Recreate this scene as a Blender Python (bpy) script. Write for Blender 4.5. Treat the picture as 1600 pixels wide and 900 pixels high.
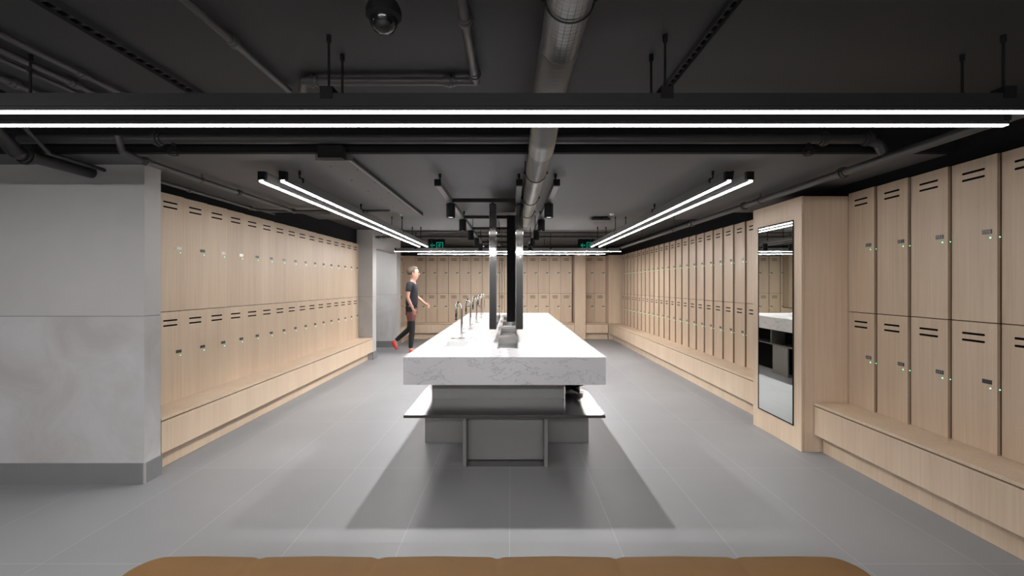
import bpy, bmesh, math, random
from mathutils import Vector, Matrix
random.seed(7)
PI = math.pi
S = bpy.context.scene
C = S.collection
for o in list(bpy.data.objects): bpy.data.objects.remove(o)

# ------------------------------------------------------------------ camera, world, exposure
H = 1.43
cam = bpy.data.cameras.new('camera'); camo = bpy.data.objects.new('camera', cam); C.objects.link(camo)
camo.location = (0, 0, H); camo.rotation_euler = (PI/2, 0, 0)
cam.sensor_fit = 'HORIZONTAL'; cam.sensor_width = 36; cam.lens = 36*700/1600
cam.shift_x = 1/1600; cam.shift_y = -5/1600
cam.clip_start = 0.05
S.camera = camo
w = bpy.data.worlds.new('world'); S.world = w; w.use_nodes = True
w.node_tree.nodes['Background'].inputs[0].default_value = (0.9, 0.95, 1, 1)
w.node_tree.nodes['Background'].inputs[1].default_value = 0.0
S.view_settings.view_transform = 'Standard'; S.view_settings.look = 'None'
S.view_settings.gamma = 1; S.view_settings.use_curve_mapping = False
S.view_settings.exposure = -0.1
STRIP = 43.0      # strip light emission (side and back runs)
STRIP_R = 32.0
STRIP_FILL = 760.0  # added fill strip behind the camera
STRIP_F = 15.0    # the run across the foreground
SPOT_A, SPOT_B = 130, 0.6
STRIP_B = 205.0
SPOT_W = 50      # each track spotlight
LEDC = (0.16, 1.0, 0.52)

# ------------------------------------------------------------------ materials
def nt(name):
    m = bpy.data.materials.new(name); m.use_nodes = True
    return m, m.node_tree.nodes, m.node_tree.links, m.node_tree.nodes['Principled BSDF']
def mat(name, col, rough=0.5, metal=0.0, noise=0.0, nscale=8.0, bump=0.0, spec=None, stretch=(1,1,1)):
    m, N, L, P = nt(name)
    P.inputs['Roughness'].default_value = rough; P.inputs['Metallic'].default_value = metal
    if spec is not None: P.inputs['Specular IOR Level'].default_value = spec
    tc = N.new('ShaderNodeTexCoord'); mp = N.new('ShaderNodeMapping'); mp.inputs['Scale'].default_value = stretch
    nz = N.new('ShaderNodeTexNoise'); nz.inputs['Scale'].default_value = nscale; nz.inputs['Detail'].default_value = 5
    L.new(tc.outputs['Object'], mp.inputs[0]); L.new(mp.outputs[0], nz.inputs['Vector'])
    cr = N.new('ShaderNodeMix'); cr.data_type = 'RGBA'
    cr.inputs[6].default_value = tuple(max(0, c*(1-noise)) for c in col)+(1,)
    cr.inputs[7].default_value = tuple(min(1, c*(1+noise)) for c in col)+(1,)
    L.new(nz.outputs[0], cr.inputs[0]); L.new(cr.outputs[2], P.inputs['Base Color'])
    if bump:
        b = N.new('ShaderNodeBump'); b.inputs['Strength'].default_value = bump; b.inputs['Distance'].default_value = 0.01
        L.new(nz.outputs[0], b.inputs['Height']); L.new(b.outputs[0], P.inputs['Normal'])
    return m
def emis(name, col, s):
    m, N, L, P = nt(name)
    P.inputs['Base Color'].default_value = tuple(c*.6 for c in col)+(1,); P.inputs['Specular IOR Level'].default_value = .1
    P.inputs['Emission Color'].default_value = col+(1,); P.inputs['Emission Strength'].default_value = s
    return m
def wood(name, ca, cb, rough=0.45):
    m, N, L, P = nt(name)
    tc = N.new('ShaderNodeTexCoord'); oi = N.new('ShaderNodeObjectInfo')
    off = N.new('ShaderNodeVectorMath'); off.operation = 'MULTIPLY_ADD'
    cmb = N.new('ShaderNodeCombineXYZ')
    for i in range(3): L.new(oi.outputs['Random'], cmb.inputs[i])
    off.inputs[1].default_value = (13.0, 17.0, 5.0)
    L.new(cmb.outputs[0], off.inputs[0]); L.new(tc.outputs['Object'], off.inputs[2])
    mp = N.new('ShaderNodeMapping'); mp.inputs['Scale'].default_value = (55, 55, 1.6)
    L.new(off.outputs[0], mp.inputs[0])
    n1 = N.new('ShaderNodeTexNoise'); n1.inputs['Scale'].default_value = 1.0; n1.inputs['Detail'].default_value = 6; n1.inputs['Roughness'].default_value = 0.6
    L.new(mp.outputs[0], n1.inputs['Vector'])
    mp2 = N.new('ShaderNodeMapping'); mp2.inputs['Scale'].default_value = (5, 5, 0.5)
    L.new(off.outputs[0], mp2.inputs[0])
    n2 = N.new('ShaderNodeTexNoise'); n2.inputs['Scale'].default_value = 1.0; n2.inputs['Detail'].default_value = 3
    L.new(mp2.outputs[0], n2.inputs['Vector'])
    ad = N.new('ShaderNodeMath'); ad.operation = 'MULTIPLY_ADD'; ad.inputs[1].default_value = 0.55
    L.new(n1.outputs[0], ad.inputs[0])
    m3 = N.new('ShaderNodeMath'); m3.operation = 'MULTIPLY'; m3.inputs[1].default_value = 0.45
    L.new(n2.outputs[0], m3.inputs[0]); L.new(m3.outputs[0], ad.inputs[2])
    cr = N.new('ShaderNodeValToRGB')
    cr.color_ramp.elements[0].position = 0.35; cr.color_ramp.elements[0].color = ca+(1,)
    cr.color_ramp.elements[1].position = 0.65; cr.color_ramp.elements[1].color = cb+(1,)
    L.new(ad.outputs[0], cr.inputs[0])
    hs = N.new('ShaderNodeHueSaturation')
    mr = N.new('ShaderNodeMapRange'); mr.inputs[3].default_value = 0.96; mr.inputs[4].default_value = 1.04
    L.new(oi.outputs['Random'], mr.inputs[0]); L.new(mr.outputs[0], hs.inputs['Value'])
    L.new(cr.outputs[0], hs.inputs['Color']); L.new(hs.outputs[0], P.inputs['Base Color'])
    P.inputs['Roughness'].default_value = rough
    return m
def tiles(name):
    m, N, L, P = nt(name)
    tc = N.new('ShaderNodeTexCoord'); mp = N.new('ShaderNodeMapping')
    mp.inputs['Location'].default_value = (0.01, -2.296+1.2*4, 0)
    L.new(tc.outputs['Object'], mp.inputs[0])
    br = N.new('ShaderNodeTexBrick'); br.offset = 0.0; br.squash = 1
    br.inputs['Scale'].default_value = 1; br.inputs['Brick Width'].default_value = 0.6; br.inputs['Row Height'].default_value = 1.2
    br.inputs['Mortar Size'].default_value = 0.0016; br.inputs['Mortar Smooth'].default_value = 0.2
    br.inputs['Color1'].default_value = (0.212,0.214,0.220,1); br.inputs['Color2'].default_value = (0.224,0.226,0.232,1)
    br.inputs['Mortar'].default_value = (0.34,0.34,0.35,1)
    L.new(mp.outputs[0], br.inputs['Vector'])
    nz = N.new('ShaderNodeTexNoise'); nz.inputs['Scale'].default_value = 2.2; nz.inputs['Detail'].default_value = 8
    L.new(tc.outputs['Object'], nz.inputs['Vector'])
    mx = N.new('ShaderNodeMix'); mx.data_type = 'RGBA'; mx.blend_type = 'MULTIPLY'; mx.inputs[0].default_value = 1
    rm = N.new('ShaderNodeMapRange'); rm.inputs[3].default_value = 0.92; rm.inputs[4].default_value = 1.08
    L.new(nz.outputs[0], rm.inputs[0]); L.new(br.outputs['Color'], mx.inputs[6]); L.new(rm.outputs[0], mx.inputs[7])
    L.new(mx.outputs[2], P.inputs['Base Color'])
    P.inputs['Roughness'].default_value = 0.42
    P.inputs['Specular IOR Level'].default_value = 0.4
    return m
def marble(name):
    m, N, L, P = nt(name)
    tc = N.new('ShaderNodeTexCoord')
    d = N.new('ShaderNodeTexNoise'); d.inputs['Scale'].default_value = 2.0; d.inputs['Detail'].default_value = 6
    L.new(tc.outputs['Object'], d.inputs['Vector'])
    va = N.new('ShaderNodeVectorMath'); va.operation = 'MULTIPLY_ADD'; va.inputs[1].default_value = (0.2,0.2,0.2)
    L.new(d.outputs['Color'], va.inputs[0]); L.new(tc.outputs['Object'], va.inputs[2])
    mp = N.new('ShaderNodeMapping'); mp.inputs['Scale'].default_value = (1.4, 1.0, 3.4); mp.inputs['Rotation'].default_value = (0, 0.35, 0.3)
    L.new(va.outputs[0], mp.inputs[0])
    n = N.new('ShaderNodeTexNoise'); n.inputs['Scale'].default_value = 2.4; n.inputs['Detail'].default_value = 9; n.inputs['Roughness'].default_value = 0.62
    L.new(mp.outputs[0], n.inputs['Vector'])
    a = N.new('ShaderNodeMath'); a.operation = 'SUBTRACT'; a.inputs[1].default_value = 0.5; L.new(n.outputs[0], a.inputs[0])
    b = N.new('ShaderNodeMath'); b.operation = 'ABSOLUTE'; L.new(a.outputs[0], b.inputs[0])
    cr = N.new('ShaderNodeValToRGB'); e = cr.color_ramp.elements
    e[0].position = 0.0; e[0].color = (0.42,0.43,0.455,1); e[1].position = 0.035; e[1].color = (0.65,0.645,0.66,1)
    x = e.new(0.012); x.color = (0.66,0.66,0.675,1)
    L.new(b.outputs[0], cr.inputs[0])
    n2 = N.new('ShaderNodeTexNoise'); n2.inputs['Scale'].default_value = 1.3; n2.inputs['Detail'].default_value = 5
    L.new(va.outputs[0], n2.inputs['Vector'])
    r2 = N.new('ShaderNodeMapRange'); r2.inputs[1].default_value = 0.3; r2.inputs[2].default_value = 0.7; r2.inputs[3].default_value = 0.84; r2.inputs[4].default_value = 1.0
    L.new(n2.outputs[0], r2.inputs[0])
    mx = N.new('ShaderNodeMix'); mx.data_type = 'RGBA'; mx.blend_type = 'MULTIPLY'; mx.inputs[0].default_value = 1
    L.new(cr.outputs[0], mx.inputs[6]); L.new(r2.outputs[0], mx.inputs[7])
    L.new(mx.outputs[2], P.inputs['Base Color']); P.inputs['Roughness'].default_value = 0.16; P.inputs['Specular IOR Level'].default_value = 0.25
    return m
def plaster(name, ca, cb, sc=1.6, rough=0.6):
    m, N, L, P = nt(name)
    tc = N.new('ShaderNodeTexCoord')
    d = N.new('ShaderNodeTexNoise'); d.inputs['Scale'].default_value = sc; d.inputs['Detail'].default_value = 9; d.inputs['Roughness'].default_value = 0.6; d.inputs['Distortion'].default_value = 0.8
    L.new(tc.outputs['Object'], d.inputs['Vector'])
    cr = N.new('ShaderNodeValToRGB'); cr.color_ramp.elements[0].position = 0.34; cr.color_ramp.elements[0].color = ca+(1,)
    cr.color_ramp.elements[1].position = 0.68; cr.color_ramp.elements[1].color = cb+(1,)
    L.new(d.outputs[0], cr.inputs[0]); L.new(cr.outputs[0], P.inputs['Base Color'])
    P.inputs['Roughness'].default_value = rough
    return m
def duct_mat(name):
    m, N, L, P = nt(name)
    uv = N.new('ShaderNodeTexCoord')
    br = N.new('ShaderNodeTexBrick'); br.offset = 0.0
    br.inputs['Scale'].default_value = 1; br.inputs['Brick Width'].default_value = 0.022; br.inputs['Row Height'].default_value = 0.022
    br.inputs['Mortar Size'].default_value = 0.0016
    br.inputs['Color1'].default_value = (0.16,0.158,0.155,1); br.inputs['Color2'].default_value = (0.20,0.198,0.195,1)
    br.inputs['Mortar'].default_value = (0.03,0.03,0.03,1)
    L.new(uv.outputs['UV'], br.inputs['Vector']); 
    nz = N.new('ShaderNodeTexNoise'); nz.inputs['Scale'].default_value = 3; L.new(uv.outputs['Object'], nz.inputs['Vector'])
    cr = N.new('ShaderNodeValToRGB'); cr.color_ramp.elements[0].position = 0.46; cr.color_ramp.elements[1].position = 0.6
    L.new(nz.outputs[0], cr.inputs[0])
    mx = N.new('ShaderNodeMix'); mx.data_type = 'RGBA'; mx.inputs[6].default_value = (0.18,0.178,0.175,1)
    L.new(cr.outputs[0], mx.inputs[0]); L.new(br.outputs['Color'], mx.inputs[7])
    L.new(mx.outputs[2], P.inputs['Base Color'])
    P.inputs['Roughness'].default_value = 0.34; P.inputs['Metallic'].default_value = 0.35
    return m

M = dict(
    oak = wood('pale_oak', (0.53,0.40,0.285), (0.635,0.50,0.372)),
    oak_edge_shade = wood('oak_edge_shaded', (0.26,0.185,0.125), (0.32,0.235,0.165)),  # door edges: darker colour stands in for the shade on them
    carcass = mat('carcass_dark', (0.035,0.026,0.02), 0.8),
    black = mat('black_paint', (0.010,0.010,0.011), 0.6, noise=.1, spec=.15),
    blackmatt = mat('black_matt', (0.006,0.006,0.006), 0.9, spec=.05),
    slot = mat('slot_black', (0.003,0.003,0.003), 0.9, spec=.05),
    slab = mat('lit_ceiling_paint', (0.094,0.0955,0.098), 0.65, noise=.12, nscale=1.3),  # ceiling paint lightened to imitate the light falling on the lowered slab
    ceil = mat('charcoal_ceiling_paint', (0.031,0.0315,0.0325), 0.7, noise=.14, nscale=1.6),
    wallblack = mat('black_wall_paint', (0.009,0.009,0.0095), 0.85, spec=.15, noise=.15, nscale=3),
    pipe = mat('charcoal_pipe_paint', (0.058,0.057,0.056), 0.42, noise=.12, nscale=6),
    darkpipe = mat('dark_pipe_paint', (0.026,0.026,0.026), 0.45, noise=.12, nscale=6),
    housing = mat('grey_fixture_housing', (0.13,0.128,0.125), 0.4, metal=.3),
    housing_d = mat('black_fixture_housing', (0.022,0.022,0.022), 0.5, spec=.25),
    tile = tiles('grey_floor_tile'), skirt = mat('grey_skirting_tile', (0.17,0.17,0.175), 0.4, noise=.1, nscale=5),
    seam = mat('dark_seam', (0.16,0.155,0.15), 0.8),
    joint = mat('pale_grout', (0.34,0.33,0.32), 0.7),
    marble = marble('white_marble'),
    upper = plaster('grey_wall_paint', (0.40,0.395,0.385), (0.42,0.415,0.405), 3, 0.75),
    lower = plaster('concrete_plaster', (0.37,0.355,0.345), (0.475,0.475,0.48), 1.9, 0.55),
    steel = mat('brushed_steel', (0.25,0.25,0.245), 0.42, metal=.65, noise=.08, nscale=30, stretch=(1,1,14)),
    steel_s = mat('satin_steel_shelf', (0.20,0.20,0.20), 0.2, metal=.9, noise=.06, nscale=30, stretch=(1,14,1)),
    pale_steel = mat('pale_satin_steel', (0.50,0.50,0.50), 0.35, metal=.4), steel_d = mat('dark_steel', (0.10,0.10,0.10), 0.4, metal=.8, noise=.1),
    chrome = mat('chrome', (0.78,0.78,0.79), 0.06, metal=1),
    dchrome = mat('dark_polished_steel', (0.12,0.118,0.115), 0.08, metal=1),
    mirror = mat('mirror_silver', (0.80,0.83,0.81), 0.012, metal=1),
    white = mat('white_ceramic', (0.88,0.88,0.88), 0.2), 
    leather = mat('tan_leather', (0.205,0.112,0.043), 0.62, noise=.12, nscale=7, bump=.1, spec=.2),
    skin = mat('skin', (0.50,0.28,0.21), 0.6), tshirt = mat('black_cloth', (0.014,0.015,0.022), 0.85, noise=.2),
    trouser = mat('black_trouser_cloth', (0.012,0.012,0.013), 0.85), maroon = mat('maroon_cloth', (0.16,0.06,0.055), 0.85, noise=.2),
    red = mat('red_shoe', (0.75,0.03,0.03), 0.5), hair = mat('light_brown_hair', (0.085,0.06,0.045), 0.8, noise=.3, nscale=40),
    plate = mat('lock_plate_dark', (0.10,0.10,0.105), 0.3, metal=.5), plate_l = mat('lock_plate_light', (0.62,0.60,0.58), 0.3, metal=.7),
    digit = mat('digit_grey', (0.42,0.42,0.43), 0.5), copper = mat('copper', (0.75,0.33,0.12), 0.25, metal=1),
    whitep = mat('white_plastic', (0.8,0.8,0.8), 0.4),
    duct = duct_mat('foil_wrapped_duct'), sleeve = mat('dark_duct_sleeve', (0.10,0.097,0.094), 0.45, noise=.2, nscale=12),
    led = emis('green_led', LEDC, 5), led_b = emis('green_led_bright', LEDC, 7),
    strip = emis('strip_light_diffuser', (1.0,0.975,0.96), STRIP), stripr = emis('strip_light_diffuser_right', (1.0,0.975,0.96), STRIP_R), stripfill = emis('fill_strip_diffuser', (1.0,0.975,0.97), STRIP_FILL), stripb = emis('strip_light_diffuser_back', (1.0,0.975,0.97), STRIP_B), stripf = emis('strip_light_diffuser_front', (1.0,0.975,0.96), STRIP_F),
    corfill = emis('corridor_fill_diffuser', (1.0,0.98,0.97), 190), lamp = emis('spot_lens', (1,0.97,0.95), 3.0),
    green = emis('exit_green', (0.0,0.30,0.20), 0.5),
)

# ------------------------------------------------------------------ mesh helpers
class MB:
    def __init__(s): s.bm = bmesh.new(); s.mats = []
    def _mi(s, m):
        if m is None: return 0
        if m not in s.mats: s.mats.append(m)
        return s.mats.index(m)
    def _tag(s, vs, m):
        i = s._mi(m)
        for f in {f for v in vs for f in v.link_faces}: f.material_index = i
    def box(s, x0, x1, y0, y1, z0, z1, m=None, bev=0.0):
        r = bmesh.ops.create_cube(s.bm, size=1)
        vs = r['verts']
        for v in vs: v.co = Vector(((x0+x1)/2+v.co.x*(x1-x0), (y0+y1)/2+v.co.y*(y1-y0), (z0+z1)/2+v.co.z*(z1-z0)))
        s._tag(vs, m)
        if bev:
            es = list({e for v in vs for e in v.link_edges})
            bmesh.ops.bevel(s.bm, geom=es, offset=bev, segments=2, affect='EDGES', profile=0.5)
        return s
    def cyl(s, a, b, r, r2=None, n=16, m=None, caps=True):
        a, b = Vector(a), Vector(b); d = b-a
        q = d.to_track_quat('Z', 'Y').to_matrix().to_4x4()
        q.translation = (a+b)/2
        rr = bmesh.ops.create_cone(s.bm, cap_ends=caps, segments=n, radius1=r, radius2=r if r2 is None else r2, depth=d.length, matrix=q)
        s._tag(rr['verts'], m); return s
    def ball(s, c, r, m=None, n=12, sc=(1,1,1)):
        mt = Matrix.Translation(c) @ Matrix.Diagonal((sc[0], sc[1], sc[2], 1))
        rr = bmesh.ops.create_uvsphere(s.bm, u_segments=n, v_segments=max(6, n*2//3), radius=r, matrix=mt)
        s._tag(rr['verts'], m); return s
    def tube(s, pts, r, n=12, m=None):
        for i in range(len(pts)-1): s.cyl(pts[i], pts[i+1], r, n=n, m=m)
        for p in pts[1:-1]: s.ball(p, r*1.0, m=m, n=n)
        return s
    def sweep(s, pts, r, n=12, m=None):
        pts = [Vector(p) for p in pts]; rings = []
        up = Vector((0,0,1))
        for i, p in enumerate(pts):
            t = (pts[min(i+1, len(pts)-1)]-pts[max(i-1, 0)]).normalized()
            if i == 0:
                u = t.cross(Vector((0.13, 0.97, 0.2))).normalized()
            else:
                u = (u - t*u.dot(t)).normalized()
            v = t.cross(u)
            rr = r[i] if isinstance(r, (list, tuple)) else r
            rings.append([s.bm.verts.new(p+rr*(math.cos(2*PI*k/n)*u+math.sin(2*PI*k/n)*v)) for k in range(n)])
        mi = s._mi(m)
        for i in range(len(rings)-1):
            for k in range(n):
                f = s.bm.faces.new((rings[i][k], rings[i][(k+1)%n], rings[i+1][(k+1)%n], rings[i+1][k])); f.material_index = mi
        for rg in (rings[0][::-1], rings[-1]):
            f = s.bm.faces.new(rg); f.material_index = mi
        return s
    def build(s, name, m, parent=None, loc=None, smooth=False, kind=None):
        bmesh.ops.recalc_face_normals(s.bm, faces=s.bm.faces[:])
        me = bpy.data.meshes.new(name); s.bm.to_mesh(me); s.bm.free()
        if s.mats:
            for q in s.mats: me.materials.append(q)
        else: me.materials.append(m)
        if smooth:
            for p in me.polygons: p.use_smooth = True
            try: me.set_sharp_from_angle(angle=math.radians(40))
            except Exception: pass
        o = bpy.data.objects.new(name, me); C.objects.link(o)
        if parent: o.parent = parent
        if loc: o.location = loc
        if kind: o['kind'] = kind
        return o
def bx(*a, **k): return MB().box(*a, **k)
def centred(o):
    """origin to the base centre of a one-mesh thing"""
    me = o.data; xs = [v.co for v in me.vertices]
    c = Vector(((min(v.x for v in xs)+max(v.x for v in xs))/2, (min(v.y for v in xs)+max(v.y for v in xs))/2, min(v.z for v in xs)))
    me.transform(Matrix.Translation(-c)); o.location = c; return o
def thing(name, label, cat, loc=(0,0,0), rz=0, group=None):
    o = bpy.data.objects.new(name, None); C.objects.link(o); o.location = loc; o.rotation_euler = (0,0,rz)
    o.empty_display_size = 0.1
    return tag(o, label, cat, group)
def tag(o, label, cat, group=None):
    o['label'] = label; o['category'] = cat
    if group: o['group'] = group
    return o
kids = {}
def dup(root, loc, rz=0, label=None, swap=None):
    r = root.copy(); C.objects.link(r); r.location = loc; r.rotation_euler = (0,0,rz)
    if label: r['label'] = label
    for ch in list(root.children):
        c = ch.copy(); C.objects.link(c); c.parent = r
        if swap and c.type == 'MESH' and ch.data.name in swap: c.data = swap[ch.data.name]
        for g in list(ch.children):
            d = g.copy(); C.objects.link(d); d.parent = c
            if swap and g.type == 'MESH' and g.data.name in swap: d.data = swap[g.data.name]
    return r
ORD = ['first','second','third','fourth','fifth','sixth','seventh','eighth','ninth','tenth','eleventh','twelfth','thirteenth','fourteenth','fifteenth','sixteenth','seventeenth','eighteenth','nineteenth','twentieth','twenty-first','twenty-second','twenty-third','twenty-fourth','twenty-fifth']

# ------------------------------------------------------------------ room shell
ZC, ZD = 2.48, 2.296  # ceiling and fittings hung from it: positions and sizes scaled about the camera
def struct(name, m, *b, **k): return bx(*b, **k).build(name, m, kind='structure')
ZT, ZS, ZB = 2.213, 1.204, 0.422
struct('floor', M['tile'], -6, 3.44, -2.5, 12.7, -0.1, 0)
struct('ceiling', M['ceil'], -6, 3.44, -2.5, 12.7, ZC, ZC+.1)
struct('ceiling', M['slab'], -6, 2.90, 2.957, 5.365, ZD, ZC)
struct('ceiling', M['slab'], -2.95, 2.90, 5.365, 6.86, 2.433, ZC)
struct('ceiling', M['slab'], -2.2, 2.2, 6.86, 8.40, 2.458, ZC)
struct('trim_1', M['wallblack'], -6, 2.90, 2.915, 2.957, ZD-.004, ZC)
struct('wall_right', M['wallblack'], 3.34, 3.44, -2.5, 12.7, 0, ZC)
struct('wall_right', M['wallblack'], 2.90, 3.34, -2.5, 12.7, ZT+.003, ZC)
struct('wall_back', M['wallblack'], -3.39, 3.34, 12.6, 12.7, 0, ZC)
struct('wall_back', M['wallblack'], -2.95, 2.90, 12.13, 12.6, ZT+.003, ZC)
struct('wall_left', M['wallblack'], -3.49, -3.39, 3.38, 8.54, 0, ZC)
struct('wall_left', M['wallblack'], -3.39, -2.95, 3.38, 8.54, ZT+.003, ZC)
struct('wall_left', M['wallblack'], -3.49, -3.39, 10.60, 12.7, 0, ZC)
struct('wall_left', M['wallblack'], -3.39, -2.95, 10.60, 12.6, ZT+.003, ZC)
struct('wall_front', M['skirt'], -6, 3.44, -2.6, -2.5, 0, ZC)
struct('wall_left', M['wallblack'], -6.1, -6, -2.6, 12.7, 0, ZC)
# near partition, two tone with dark head
PX, PY0, PY1 = -2.645, 3.229, 3.38
struct('wall_left_partition', M['lower'], -6, PX, PY0, PY1, 0, 1.201)
struct('wall_left_partition', M['seam'], -6, PX-.004, PY0+.004, PY1, 1.201, 1.206)
struct('wall_left_partition', M['upper'], -6, PX, PY0, PY1, 1.206, ZD)
struct('baseboard_left', M['skirt'], -6, PX+.012, PY0-.012, PY0, 0, .145)
struct('baseboard_left', M['skirt'], PX, PX+.012, PY0, PY1, 0, .145)
struct('trim_3', M['joint'], PX+.001, PX+.0135, PY0-.0135, PY0-.001, 0, .146)
# far column beside the locker run, doorway, return wall
CX = -2.645
struct('wall_left_column', M['lower'], -3.39, CX, 8.54, 8.77, 0, 1.201)
struct('wall_left_column', M['seam'], -3.386, CX-.003, 8.543, 8.767, 1.201, 1.205)
struct('wall_left_column', M['upper'], -3.39, CX, 8.54, 8.77, 1.205, ZC)
struct('baseboard_left', M['skirt'], CX, CX+.012, 8.53, 8.78, 0, .145)
struct('trim_4', M['upper'], CX-.12, CX, 8.77, 10.24, 2.14, ZC)
struct('wall_left_return', M['lower'], -5.2, -2.62, 10.24, 10.60, 0, 1.201)
struct('wall_left_return', M['seam'], -5.2, -2.623, 10.243, 10.60, 1.201, 1.205)
struct('wall_left_return', M['upper'], -5.2, -2.62, 10.24, 10.60, 1.205, ZC)
struct('baseboard_left', M['skirt'], -5.2, -2.608, 10.228, 10.24, 0, .145)
struct('baseboard_left', M['skirt'], -2.62, -2.608, 10.24, 10.60, 0, .145)
struct('wall_corridor', M['upper'], -5.3, -5.2, 8.6, 10.6, 0, ZC)
struct('wall_corridor', M['upper'], -5.3, -3.39, 8.60, 8.70, 0, ZC)

# ------------------------------------------------------------------ lockers
LW = 0.303
SEG = {'0':'abcdef','1':'bc','2':'abged','3':'abgcd','4':'fgbc','5':'afgcd','6':'afgedc','7':'abc','8':'abcdefg','9':'abcdfg'}
def plate_mesh(name, base, digits=None):
    b = MB(); pw, ph = 0.058, 0.026
    b.box(-pw/2, pw/2, -0.004, 0, -ph/2, ph/2, m=M[base], bev=0.0012)
    if digits:
        for i, d in enumerate(digits):
            cx = -0.0165+i*0.0165; hw, hh, t = 0.0048, 0.0082, 0.0019
            R = {'a':(-hw,hw,hh-t,hh),'d':(-hw,hw,-hh,-hh+t),'g':(-hw,hw,-t/2,t/2),'f':(-hw,-hw+t,0,hh),'b':(hw-t,hw,0,hh),'e':(-hw,-hw+t,-hh,0),'c':(hw-t,hw,-hh,0)}
            for k in SEG[d]:
                x0,x1,z0,z1 = R[k]; b.box(cx+x0, cx+x1, -0.0046, -0.0038, z0, z1, m=M['digit'])
    o = b.build(name, None); me = o.data; bpy.data.objects.remove(o); return me
def make_locker(h, lockz, width=LW):
    t = thing('locker', 'x', 'locker')
    bx(0.001, width-0.001, 0.021, 0.45, 0, h, m=M['carcass']).build('carcass', None, t)
    dw = width-0.007
    d = bx(0, dw, 0, 0.019, 0, h-0.005, m=M['oak'], bev=0.0008).build('door', None, t, loc=(0.002, 0, 0))
    d.rotation_euler = (0, 0, -math.radians(3.2))
    d.data.materials.append(M['oak_edge_shade'])
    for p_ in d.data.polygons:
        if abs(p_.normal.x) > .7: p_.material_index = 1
    for zz in (h-0.078, h-0.121):
        v = MB(); hw, r = 0.068, 0.0068
        v.box(-hw, hw, -0.0008, 0.003, -r, r, m=M['slot'])
        for sx in (-1, 1): v.cyl((sx*hw, -0.0008, 0), (sx*hw, 0.003, 0), r, n=12, m=M['slot'])
        v.build('vent_slot', None, d, loc=(dw/2, 0, zz))
    p = bpy.data.objects.new('lock_plate', PL['d']); C.objects.link(p); p.parent = d; p.location = (dw*.80, 0, lockz)
    MB().ball((0,0,0), 0.0036, m=M['led'], n=8, sc=(1,.6,1)).build('status_light', None, d, loc=(dw*.865, -0.001, lockz-.037))
    e = MB().ball((0,0,0), 0.0028, m=M['led_b'], n=8, sc=(.7,1,1)).build('edge_light', None, d, loc=(dw+0.0005, 0.015, lockz-.037))
    return t
PL = {'d': plate_mesh('lock_plate', 'plate'), 'l': plate_mesh('lock_plate_pale', 'plate_l')}
UP = make_locker(ZT-ZS-.002, 0.545); LO = make_locker(ZS-ZB-.001, 0.425)
used = {id(UP): False, id(LO): False}
def put(proto, loc, rz, label, group, plate=None):
    if not used[id(proto)]:
        used[id(proto)] = True; proto.location = loc; proto.rotation_euler = (0,0,rz); proto['label'] = label; r = proto
    else: r = dup(proto, loc, rz, label)
    r['group'] = group
    if plate:
        for ch in r.children:
            for g in ch.children:
                if g.name.startswith('lock_plate'): g.data = plate
    return r
def tier(n, f, rz, where, frm, group, plates=None):
    for i in range(n):
        x, y = f(i)
        for pr, z, nm in ((UP, ZS, 'upper'), (LO, ZB, 'lower')):
            pl = (plates or {}).get((nm, i))
            put(pr, (x, y, z), rz, f'{nm} oak locker on the {where}, {ORD[i]} from the {frm}', group, pl)
XL, XR, YB = -2.93, 2.88, 12.1
tier(17, lambda i: (XL, 3.386+i*LW), PI/2, 'left wall', 'grey partition', 'oak lockers along the left wall',
     {('upper',1): PL['l'], ('upper',3): PL['l'], ('upper',4): PL['l']})
tier(24, lambda i: (XR, 11.655-i*.2935), -PI/2, 'right wall beyond the mirror', 'far corner', 'oak lockers on the right wall beyond the mirror')
# near right run: number plates can be read here
num = {('upper',0):'089',('upper',1):'091',('upper',2):'093',('upper',3):'095',('lower',0):'090',('lower',1):'092',('lower',2):'094'}
nearp = {k: plate_mesh('lock_plate_'+('near'), 'plate', v) for k, v in num.items()}
NR = [3.828, 3.553, 3.252, 2.952, 2.654, 2.356]
tier(6, lambda i: (XR, 3.828-i*.2985), -PI/2, 'right wall near the camera', 'mirror column', 'oak lockers on the near right wall', nearp)
tier(14, lambda i: (-2.605+i*LW, YB), 0, 'back wall', 'left corner', 'oak lockers along the back wall')
tier(2, lambda i: (1.942+i*LW, YB), 0, 'alcove wall at back right', 'pilaster', 'oak lockers in the back right alcove')
tier(1, lambda i: (XL, 11.765+i*LW), PI/2, 'far left wall past the doorway', 'back corner', 'oak lockers past the doorway')

# scaling of the slightly narrower right-hand doors: they overlap by a few millimetres at the hinge side
for o in list(C.objects):
    if o.get('category') == 'locker' and abs(o.location.x-XR) < 1e-4:
        o.scale = ((.2935 if o.location.y > 4 else .2975)/LW, 1, 1)

# ------------------------------------------------------------------ benches under the lockers
def bench(label, parts, loc=(0,0,0)):
    t = thing('locker_bench', label, 'bench', loc)
    lx, ly, lz = loc
    for nm, m, b in parts:
        bx(b[0]-lx, b[1]-lx, b[2]-ly, b[3]-ly, b[4], b[5], m=M[m], bev=0.0015 if m == 'oak' else 0).build(nm, None, t)
def bench_side(sx, wall, xf, xk, y0, y1, label):
    f = lambda a, b: (min(a,b), max(a,b))
    bench(label, [('seat', 'oak', f(wall, xf)+(y0, y1, ZB-.021, ZB-.001)),
                  ('carcass', 'carcass', f(wall, xf+sx*.045)+(y0+.001, y1-.001, .155, ZB-.021)),
                  ('front_panel', 'oak', f(xf, xf+sx*.022)+(y0, y1, .152, ZB-.031)),
                  ('plinth', 'oak', f(wall, xk)+(y0, y1, 0, .154))], ((wall+xf)/2, (y0+y1)/2, 0))
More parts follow.
